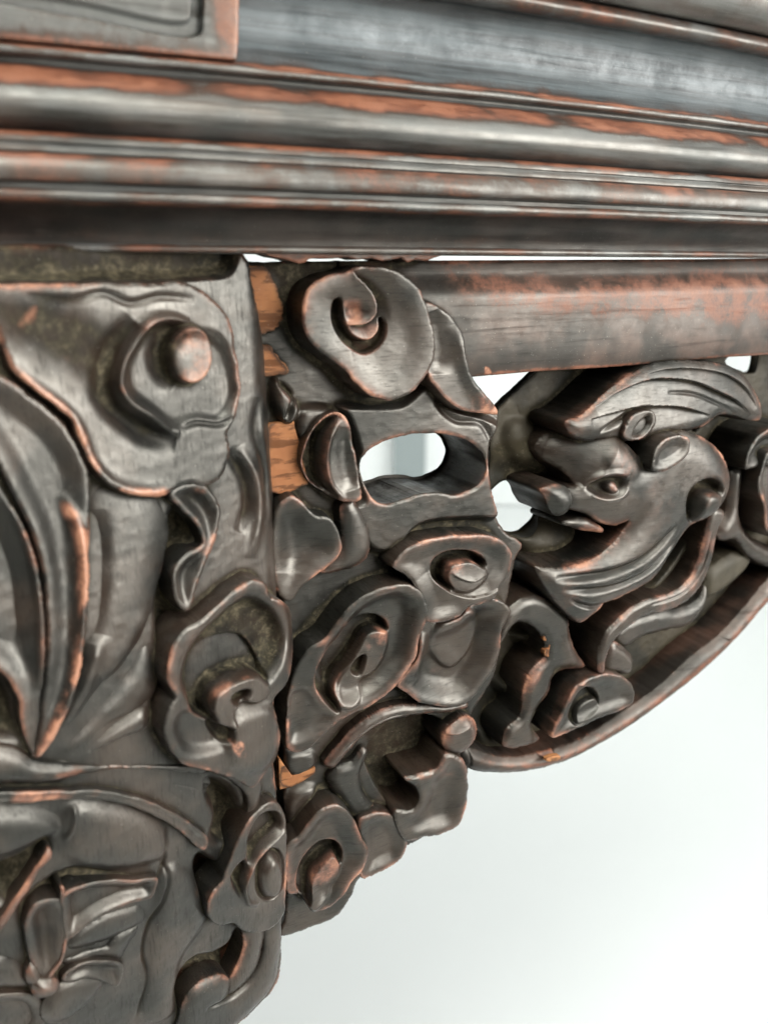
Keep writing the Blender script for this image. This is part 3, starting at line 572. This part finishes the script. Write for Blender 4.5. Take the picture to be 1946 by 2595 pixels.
relief(A, 'whisker_leaf', zG((800, 570), (840, 520), (950, 470), (1080, 440), (1200, 430), (1290, 380), (1340, 300), (1320, 420), (1240, 520), (1100, 560), (960, 600), (880, 650), (820, 640)), -14, PB, [('dome', 6, 4)], flare=1.5)
relief(A, 'whisker_leaf', zG((750, 790), (790, 620), (860, 650), (920, 720), (900, 800), (830, 800)), -8, PB, [('dome', 5, 4), ('line', zG((800, 620), (880, 660)), .6, 1)], flare=1.5)
relief(A, 'jaw_leaf', zC((960, 1460), (1040, 1390), (1150, 1250), (1230, 1120), (1290, 1050), (1320, 1100), (1290, 1260), (1230, 1390), (1120, 1470), (1020, 1490)), -12, PB, [('dish', 8, 2.5)], flare=1.5, mat='dusty_wood')
relief(A, 'cloud_scroll', zG((470, 1080), (520, 980), (560, 900), (600, 850), (690, 806), (785, 793), (862, 820), (908, 880), (902, 950), (830, 1000), (720, 1040), (590, 1100), (450, 1150)), -3, PB,
       [('dish', 9, 1.5), ('poly', zG((555, 1040), (570, 960), (620, 890), (680, 880), (720, 940), (715, 980), (660, 1030), (590, 1080)), -4, 2), ('poly', zG((590, 1075), (600, 1010), (650, 955), (705, 940), (716, 980), (660, 1035)), 4.5, 1.5),
        ('fold', zG((590, 860), (660, 870), (690, 910), (720, 950)), 3, 1)], flare=1.2, label='small scroll resting on the arch bead')
relief(A, 'cloud_branch', zG((175, 640), (182, 500), (205, 450), (270, 392), (370, 362), (470, 400), (550, 490), (562, 580), (600, 680), (650, 765), (540, 775), (465, 815), (445, 900), (380, 990), (345, 1090), (390, 1175), (192, 1215), (205, 1120), (285, 1035), (302, 900), (338, 795), (418, 700), (412, 600), (350, 530), (290, 508), (222, 550)), -8, PB,
       [('dome', 5, 3), ('wear_highlight', zG((300, 900), (340, 790), (420, 700), (400, 780), (330, 900)), .3, 2), ('dust_shade', zG((340, 1180), (350, 1000), (440, 880), (460, 760), (590, 740), (480, 830), (400, 1000)), .9, 3)], flare=1.2)
relief(A, 'dust_chip', zG((398, 590), (412, 580), (420, 625), (460, 630), (462, 690), (430, 698), (405, 688), (408, 660), (430, 645)), -9, -12, [], edge=.3, flare=0, mat='raw_wood', rough=.6)
relief(A, 'cloud_scroll', zC((1535, 745), (1548, 665), (1592, 585), (1659, 530), (1800, 500), (1950, 600), (1950, 900), (1800, 850), (1690, 760), (1640, 720), (1580, 745)), -2, PB, [('dish', 8, 3)], flare=1)
relief(A, 'cloud_scroll', zC((1605, 850), (1622, 760), (1659, 660), (1750, 640), (1900, 700), (1950, 1000), (1850, 1150), (1700, 1130), (1650, 1085), (1640, 960)), 1, PB, [('dish', 9, 3)], flare=1)
relief(A, 'cloud_branch', zC((1400, 1110), (1450, 1000), (1470, 860), (1490, 770), (1540, 745), (1530, 860), (1520, 1000), (1560, 1110), (1659, 1180), (1800, 1250), (1800, 1330), (1600, 1260), (1500, 1150), (1430, 1160)), -8, PB, [('dome', 7, 5)], flare=1.5)
relief(A, 'cloud_branch', zC((1340, 1340), (1400, 1280), (1540, 1200), (1600, 1180), (1570, 1290), (1470, 1400), (1330, 1480)), -15, PB, [('dome', 7, 4)], flare=1.5, mat='dusty_wood')

# ---------------------------------------------------------------- leg
LB = -2.0
relief(L, 'leg', zA((-700, 20), (0, 40), (1000, 60), (1340, 70), (1392, 130), (1420, 250), (1455, 420), (1488, 600), (1510, 760), (1540, 950), (1555, 1150), (1562, 1400))+zD((1560, 400), (1548, 800), (1538, 1200), (1540, 1500))+zF((1550, 300), (1568, 600), (1584, 900), (1588, 1060), (1580, 1200), (1578, 1340), (1530, 1480), (1400, 1615), (1300, 1720), (1200, 1900), (1150, 2200), (0, 2300), (-800, 2200))+zz((-420, 1900), (-450, 1200)), LB, -60,
       [('line', zA((1280, 1200), (1360, 1330), (1390, 1500), (1340, 1659)), 2.2, -2.2), ('line', zA((1450, 900), (1440, 1100), (1490, 1300), (1500, 1600)), 2.4, -1.6), ('line', zA((1340, 1180), (1430, 1350), (1450, 1560), (1400, 1800)), 2.4, 1.4),
        ('poly', zA((-700, 0), (1300, 40), (1290, 180), (1120, 215), (600, 222), (-700, 225)), -7, 5), ('dust_shade', zA((-700, -60), (1310, -20), (1360, 60), (1300, 200), (1100, 236), (600, 240), (-700, 244)), .85, 2),  # leg top under the moulding darkened, shade put into the surface
        # dark hollows between the carved sheets
        ('pdish', zD((880, 380), (980, 60), (1120, 220), (990, 420), (1010, 640), (1130, 700), (980, 820), (900, 980), (860, 700)), 9, 6),
        ('pdish', zD((870, 1000), (980, 1150), (930, 1220), (920, 1350), (840, 1200)), 7, 5),
        ('pdish', zD((-200, 960), (0, 990), (90, 1130), (125, 1330), (200, 1490), (100, 1400), (-100, 1380)), 7, 6),
        ('pdish', zI((1150, 1040), (1290, 1080), (1360, 1180), (1350, 1280), (1250, 1420), (1180, 1400), (1200, 1250), (1160, 1180)), 11, 6),
        ('pdish', zF((1085, 770), (1110, 700), (1200, 740), (1260, 800), (1200, 910), (1160, 1010), (1100, 900)), 12, 5),
        ('pdish', zF((970, 1450), (1000, 1380), (1080, 1290), (1200, 1260), (1290, 1200), (1320, 1120), (1380, 1150), (1370, 1280), (1300, 1430), (1220, 1410), (1120, 1450), (1040, 1560), (1010, 1640), (980, 1560)), 10, 6),
        ('pdish', zF((-300, 760), (0, 740), (140, 680), (230, 590), (290, 600), (290, 680), (190, 800), (60, 980), (-100, 1000)), 9, 8),
        ('pdish', zF((120, 1100), (180, 980), (340, 960), (460, 870), (620, 830), (860, 860), (600, 790), (400, 780), (250, 850), (100, 1000)), 4, 4),
        ('pdome', zF((380, 430), (640, 430), (900, 540), (930, 700), (700, 780), (380, 720)), 2.5, 9), ('pdome', zF((940, 760), (1060, 800), (1150, 1060), (1010, 1290), (960, 1600), (830, 1659), (850, 1100)), 2.5, 8),
        ('pdome', zF((-100, 480), (200, 460), (330, 560), (200, 640), (-100, 720)), 2.5, 8),
        ('line', zF((900, 740), (930, 820), (900, 960), (830, 1100), (800, 1250), (820, 1400), (760, 1640)), .7, -.9), ('line', zF((930, 540), (920, 740), (870, 850)), .8, -.8), ('line', zF((410, 420), (400, 520), (360, 620)), .8, .8),
        ('dust_shade', zA((-200, 300), (300, 320), (420, 460), (300, 700), (-200, 640)), .5, 5)],
       edge=2.4, flare=-11, parent=None, cap=True, rough=.2)
# upper cloud sheet with its curl
relief(L, 'cloud_sheet', zA((-700, 250), (0, 268), (500, 262), (900, 258), (1060, 264), (1185, 345), (1285, 465), (1332, 680), (1350, 860), (1325, 1000), (1280, 1100), (1290, 1190), (1255, 1330), (1150, 1400), (1060, 1378), (900, 1452), (760, 1442), (620, 1392), (520, 1290), (450, 1150), (400, 1022), (320, 950), (200, 858), (70, 740), (0, 560), (-100, 400), (-700, 380)), 4, LB-4,
       [('pdish', zA((830, 478), (735, 620), (690, 760), (720, 880), (830, 975), (990, 1080), (1100, 1045), (1255, 1050), (1345, 900), (1320, 690), (1240, 545), (1060, 490), (940, 455)), 2.2, 4),
        ('line', zA((1060, 480), (940, 455), (830, 480), (740, 590), (672, 720), (660, 830), (710, 920), (830, 1000), (960, 1090), (1010, 1090)), 1.7, 4.0),
        ('line', zA((760, 480), (660, 600), (600, 740), (600, 900), (690, 1010), (850, 1110), (990, 1140)), 4.0, -3.6),
        ('poly', blob(*zA((1048, 660))[0], 52, 72), 8.0, 1.8), ('wear_highlight', blob(*zA((1060, 660))[0], 44, 60), .40, 3.0),
        ('line', zA((1000, 520), (900, 640), (920, 760), (1000, 830)), 3.5, -1.5),
        ('line', zA((140, 330), (420, 350), (580, 315), (730, 370), (900, 335), (1090, 350)), 1.2, -1.0),
        ('line', zA((1020, 1075), (1100, 1045), (1240, 1052), (1310, 1010)), .9, -1.2),
        ('line', zA((30, 700), (160, 830), (330, 960), (420, 1060), (500, 1260), (610, 1380), (800, 1435), (1000, 1400)), 2.6, 1.8),
        ('wear_highlight', ribbon(zA((20, 640), (70, 740), (200, 850), (330, 950), (440, 1110), (510, 1260), (620, 1385), (760, 1437), (920, 1440)), [16]*9), .75, 2),
        ('wear_highlight', zA((110, 490), (200, 390), (190, 480), (140, 530)), .8, 1.5), ('wear_highlight', zA((350, 620), (490, 490), (430, 600), (375, 700)), .8, 1.5),
        ('dust_shade', zA((-100, 330), (420, 360), (640, 560), (600, 900), (300, 700), (0, 560)), .75, 8), ('dust_shade', zA((900, 640), (960, 560), (1060, 520), (960, 640), (950, 760)), .8, 2)],
       edge=1.8, flare=1.2, parent='leg', rough=.18, label='upper cloud sheet with a C-shaped curl and a worn brown knob')
relief(L, 'cloud_hook', zD((950, 0), (1070, -60), (1150, -40), (1210, 30), (1238, 90), (1232, 170), (1192, 300), (1122, 470), (1055, 665), (1000, 625), (968, 520), (975, 430), (1040, 345), (1135, 285), (1110, 190), (1020, 90)), 3, LB-8,
       [('dish', 6, 3, 1.0), ('wear_highlight', ribbon(zD((1100, -30), (1200, 60), (1215, 160), (1160, 320), (1060, 600)), [8]*5), .6, 1.5)], edge=1.2, flare=.8, parent='leg')
# fan of petals
def petal(o, w, ops=(), **k): relief(L, 'petal', o, w, LB-6, ops, parent='leg', **k)
petal(zD((-500, -260), (-100, -160), (20, 0), (130, 190), (210, 440), (246, 800), (238, 1100), (206, 1490), (130, 1330), (105, 1160), (50, 1050), (-60, 960), (-500, 800)), 1.5, [('dish', 10, 3, 1), ('line', zD((10, 0), (130, 220), (200, 480), (228, 800), (225, 1100)), 1.4, 1.6)], edge=1.0)
petal(zD((70, 0), (-80, -280), (-300, -500), (-300, -700), (-60, -690), (80, -610), (220, -510), (350, -400), (440, -260), (492, -130), (508, 0), (505, 150), (492, 320), (488, 520), (466, 800), (424, 1050), (345, 1270), (214, 1490), (238, 1200), (268, 900), (250, 500), (180, 220)), 3, [('dish', 9, 2.2, 1), ('line', zD((360, 0), (440, 200), (466, 420), (458, 700), (415, 1030), (330, 1260), (225, 1465)), 1.9, 2.0),
      ('wear_highlight', ribbon(zD((380, 60), (452, 240), (470, 480), (450, 800), (405, 1060), (320, 1280), (230, 1460)), [18, 22, 24, 24, 24, 20, 10]), .85, 2)], edge=1.4, label='petal with a bright orange worn edge')
petal(zD((505, 0), (620, -80), (900, 0), (960, 180), (905, 500), (840, 720), (740, 905), (560, 1130), (400, 1330), (225, 1495), (345, 1290), (430, 1060), (482, 780), (498, 400)), 0, [('dome', 12, 3), ('line', zD((560, 800), (480, 1090), (340, 1350)), 3, 1.4), ('line', zD((530, 100), (545, 500), (500, 850)), 4, -1.4), ('line', zD((850, 640), (740, 850), (600, 1060)), 4, .8)], edge=1.0)
petal(zD((835, 750), (872, 880), (890, 960), (905, 1060), (832, 1205), (600, 1340), (455, 1482), (280, 1510), (430, 1340), (580, 1160), (745, 940)), -.5, [('dome', 8, 3)], edge=1.0)
petal(zD((822, 1205), (858, 1310), (620, 1430), (430, 1540), (300, 1560), (250, 1520), (455, 1482), (600, 1350)), 0, [('dome', 5, 3), ('tilt', 0, .04)], edge=1.0)
relief(L, 'petal_base', zI((-500, 900), (0, 880), (110, 900), (200, 960), (320, 980), (600, 1000), (880, 1000), (1180, 1005), (1180, 1030), (880, 1020), (620, 1022), (460, 1045), (330, 1085), (150, 1095), (0, 1090), (-500, 1080)), 2, LB-6, [('dome', 6, 3), ('wear_highlight', zI((330, 1040), (460, 1015), (600, 1005), (880, 1000), (880, 1012), (600, 1020), (460, 1040)), .6, 2), ('wear_highlight', zI((-100, 1085), (60, 1090), (80, 1110), (-100, 1120)), .7, 3)], parent='leg', edge=1.0)
# flower scroll on the leg
relief(L, 'cloud_scroll', zD((985, 835), (1050, 762), (1150, 700), (1235, 620), (1330, 540), (1430, 488), (1492, 508), (1512, 572), (1592, 612), (1642, 682), (1654, 800), (1642, 950), (1602, 1080), (1540, 1152), (1536, 1240), (1560, 1350), (1545, 1480), (1480, 1580), (1420, 1655), (1330, 1612), (1180, 1560), (1030, 1520), (950, 1420), (924, 1330), (940, 1220), (985, 1150), (940, 1050), (945, 950)), 8, LB-8,
       [('pdish', zD((1010, 1000), (1060, 860), (1180, 720), (1400, 560), (1560, 640), (1620, 800), (1580, 980), (1500, 1080), (1380, 1000), (1200, 1080), (1120, 1250), (1010, 1100)), 6, 7),
        ('pdish', zD((960, 1330), (1000, 1220), (1150, 1200), (1230, 1300), (1290, 1420), (1180, 1480), (1040, 1480)), 2.5, 5),
        ('poly', zD((1080, 1190), (1100, 1020), (1160, 900), (1290, 845), (1400, 850), (1480, 960), (1505, 1050), (1440, 1006), (1350, 1020), (1260, 1060), (1190, 1120), (1170, 1200), (1192, 1270), (1130, 1250)), -10, 2.6),
        ('poly', zD((1170, 1200), (1190, 1120), (1260, 1060), (1350, 1020), (1440, 1008), (1496, 1060), (1482, 1135), (1420, 1165), (1350, 1160), (1300, 1215), (1302, 1310), (1240, 1300), (1190, 1265)), 3.5, 2.4),
        ('pdish', zD((1270, 1130), (1320, 1090), (1390, 1085), (1370, 1150), (1300, 1180)), 5, 2.5),
        ('pdome', zD((1300, 1250), (1420, 1190), (1540, 1200), (1565, 1400), (1470, 1560), (1320, 1550), (1270, 1470)), 2.2, 6), ('fold', zD((1400, 820), (1440, 900), (1490, 970)), 3, 1.2),
        ('poly', zD((1180, 1290), (1240, 1300), (1290, 1310), (1290, 1390), (1260, 1400), (1210, 1360)), -4, 2.5),
        ('wear_highlight', zD((1285, 1375), (1330, 1370), (1360, 1440), (1355, 1465), (1310, 1450)), 1.3, .8), ('wear_highlight', zD((1360, 1030), (1460, 1015), (1490, 1080), (1440, 1150), (1400, 1080)), .35, 2)],
       edge=1.4, flare=1.0, parent='leg', label='flower-like scroll overlapping the cracked joint, with a chipped orange spot')
relief(L, 'cloud_tail', zI((1180, 1000), (1290, 1060), (1375, 1130), (1404, 1205), (1380, 1300), (1335, 1400), (1285, 1480), (1270, 1580), (1300, 1590), (1340, 1480), (1420, 1300), (1470, 1180), (1480, 1050), (1440, 1020), (1330, 980)), 3, LB-8, [('dome', 4, 2)], parent='leg', edge=1.2)
relief(L, 'blade_leaf', zI((-500, 1130), (0, 1128), (300, 1122), (560, 1118), (760, 1155), (950, 1228), (1080, 1308), (1168, 1395), (1150, 1448), (1120, 1442), (1020, 1350), (920, 1283), (680, 1188), (400, 1163), (0, 1192), (-500, 1200)), 1.5, LB-3, [('dish', 4, 1.4, .5), ('wear_highlight', zI((-100, 1125), (560, 1115), (560, 1135), (-100, 1150)), .4, 1.5)], parent='leg', edge=.7)
relief(L, 'blade_leaf', zI((430, 1060), (620, 1040), (880, 1022), (1160, 1030), (1190, 1100), (1150, 1150), (1160, 1260), (1060, 1270), (940, 1200), (760, 1135), (560, 1100), (400, 1100)), -1.5, LB-5, [('dome', 10, 2), ('line', zI((930, 1040), (1060, 1080), (1200, 1110)), .8, -1.4), ('line', zI((930, 1050), (925, 1200)), .6, -.5)], parent='leg', edge=.8)
relief(L, 'cloud_scroll', zF((1268, 800), (1300, 720), (1340, 625), (1430, 480), (1530, 415), (1590, 470), (1606, 560), (1604, 900), (1592, 1040), (1542, 1112), (1450, 1152), (1370, 1142), (1306, 1096), (1225, 1112), (1165, 1035), (1190, 930), (1250, 855)), 5, LB-8,
       [('pdish', zF((1385, 700), (1400, 590), (1460, 490), (1560, 470), (1590, 560), (1480, 680), (1400, 790)), 6, 4), ('line', zF((1606, 570), (1480, 680), (1405, 790), (1372, 890), (1390, 975), (1450, 990)), 1.1, 1.8),
        ('pdish', zF((1310, 900), (1300, 820), (1370, 740), (1400, 780), (1365, 880), (1375, 970)), 5, 3), ('poly', zF((1435, 860), (1450, 760), (1500, 690), (1560, 690), (1590, 780), (1585, 890), (1540, 950), (1490, 965), (1450, 930)), -4, 2), ('pdome', zF((1440, 860), (1460, 770), (1510, 700), (1560, 705), (1585, 790), (1575, 890), (1530, 945), (1480, 955)), 6, 5),
        ('wear_highlight', blob(*zF((1510, 925))[0], 14, 10), .7, 1)], edge=1.1, flare=.8, parent='leg', label='small scroll with a teardrop eye, lowest on the cracked joint')
# orchid-like spray at the lower left
def leaf(o, w, ops=(), **k): relief(L, 'spray_leaf', o, w, LB-5, ops, parent='leg', edge=.9, **k)
leaf(zF((-300, 1420), (-100, 1230), (0, 1100), (100, 960), (200, 815), (285, 690), (302, 735), (250, 785), (160, 930), (60, 1080), (-60, 1250), (-300, 1520)), 2.5, [('dome', 4, 2)])
leaf(zF((382, 1192), (345, 1010), (362, 935), (480, 882), (640, 856), (780, 856), (882, 850), (852, 950), (720, 990), (600, 1040), (480, 1115)), 1.5, [('dish', 6, 3, .6)])
leaf(zF((145, 1080), (200, 990), (345, 965), (372, 1080), (372, 1200), (340, 1310), (260, 1410), (190, 1335), (150, 1210)), 2, [('dish', 8, 3.5, .6)])
leaf(zF((395, 1200), (480, 1128), (600, 1060), (720, 1020), (795, 1010), (825, 1090), (760, 1130), (640, 1190), (500, 1240), (380, 1250)), -.5, [('dome', 5, 2)])
leaf(zF((600, 1240), (660, 1180), (785, 1128), (740, 1210), (700, 1285), (660, 1335), (560, 1310), (400, 1350), (360, 1330), (480, 1270)), 0, [('dome', 5, 2), ('tilt', 0, .05)])
leaf(zF((350, 1400), (460, 1322), (570, 1310), (690, 1335), (660, 1450), (580, 1425), (480, 1412), (380, 1432)), 1.5, [('dish', 4, 1.5, .5)])
leaf(zF((245, 1580), (300, 1500), (390, 1436), (520, 1420), (592, 1442), (540, 1535), (440, 1622), (340, 1680), (250, 1670)), 3, [('dome', 7, 3)])
leaf(zF((-200, 1560), (0, 1500), (190, 1500), (240, 1560), (240, 1680), (100, 1760), (-200, 1760)), 0, [('dish', 8, 3, .6)])
leaf(zF((-150, 1330), (0, 1300), (100, 1330), (180, 1390), (190, 1470), (60, 1480), (-150, 1480)), .5, [('dome', 6, 3)])
relief(L, 'bud', zF((192, 1490), (205, 1455), (240, 1440), (330, 1438), (352, 1480), (330, 1520), (270, 1545), (210, 1545)), 6, LB-4, [('dome', 5, 4)], parent='leg', edge=.8)
relief(L, 'bud', zF((150, 1440), (190, 1340), (225, 1380), (250, 1440), (200, 1470)), 4, LB-4, [('dome', 4, 3)], parent='leg', edge=.8)
relief(L, 'stem', ribbon(zF((350, 900), (358, 1000), (366, 1100), (372, 1200), (345, 1310), (265, 1420)), [5, 7, 7, 7, 7, 6]), 3.2, LB-4, [('dome', 1.5, 1)], parent='leg', edge=.5)
# lower scroll of the leg
relief(L, 'leg_band', zF((1378, 1140), (1482, 1130), (1478, 1260), (1425, 1400), (1340, 1490), (1295, 1515), (1300, 1430), (1352, 1320), (1376, 1240)), 2, LB-8, [('dome', 6, 2.5), ('tilt', .03, 0)], parent='leg', edge=1.0)
relief(L, 'leg_band', zF((1500, 1120), (1582, 1080), (1584, 1300), (1540, 1472), (1420, 1612), (1250, 1760), (1050, 1900), (980, 1800), (1020, 1640), (1050, 1545), (1130, 1455), (1230, 1408), (1308, 1440), (1300, 1515), (1345, 1492), (1430, 1400), (1482, 1262)), 2.5, LB-8, [('dome', 8, 3), ('line', zF((1490, 1160), (1480, 1280), (1420, 1410), (1320, 1510), (1160, 1580)), 1.0, -1.4)], parent='leg', edge=1.2)

finish(A); finish(L)
uj = A.uv(zz((712, 1297)), -20)[0][0]
slab('joint_backing', -165, 18, -34, -20, uj-22, uj+9, 'dusty_wood')  # backing slab added so background light stays out of the joint crack

# lower leg, out of the picture, down to the floor
us = np.array([-120.0, -10.0]); rings = []
vb = L.uv(zz((300, 2900)), LB)[0][1]
for (f, wid, out) in ((0, 1.0, 0), (.25, .8, -8), (.5, .6, -14), (.75, .5, -6), (.92, .62, 8), (1.0, .6, 10)):
    z = (OL[2]+vb)*(1-f)+20*(1-f); c = -75.0
    ring = []
    for a in np.linspace(0, 2*math.pi, 24, endpoint=False):
        ring.append((c+52*wid*math.cos(a)*(.8+.2*abs(math.cos(2*a))), z-OL[2], -26+out+26*wid*math.sin(a)*(.8+.2*abs(math.cos(2*a)))))
    rings.append(ring)
V = np.array(rings).reshape(-1, 3); n = 24; f = [(r*n+k, r*n+(k+1) % n, (r+1)*n+(k+1) % n, (r+1)*n+k) for r in range(5) for k in range(n)]
make_mesh('leg_shank', L.O+V[:, :1]*L.U+V[:, 1:2]*L.V+V[:, 2:]*L.N, f, 'wood', TABLE)
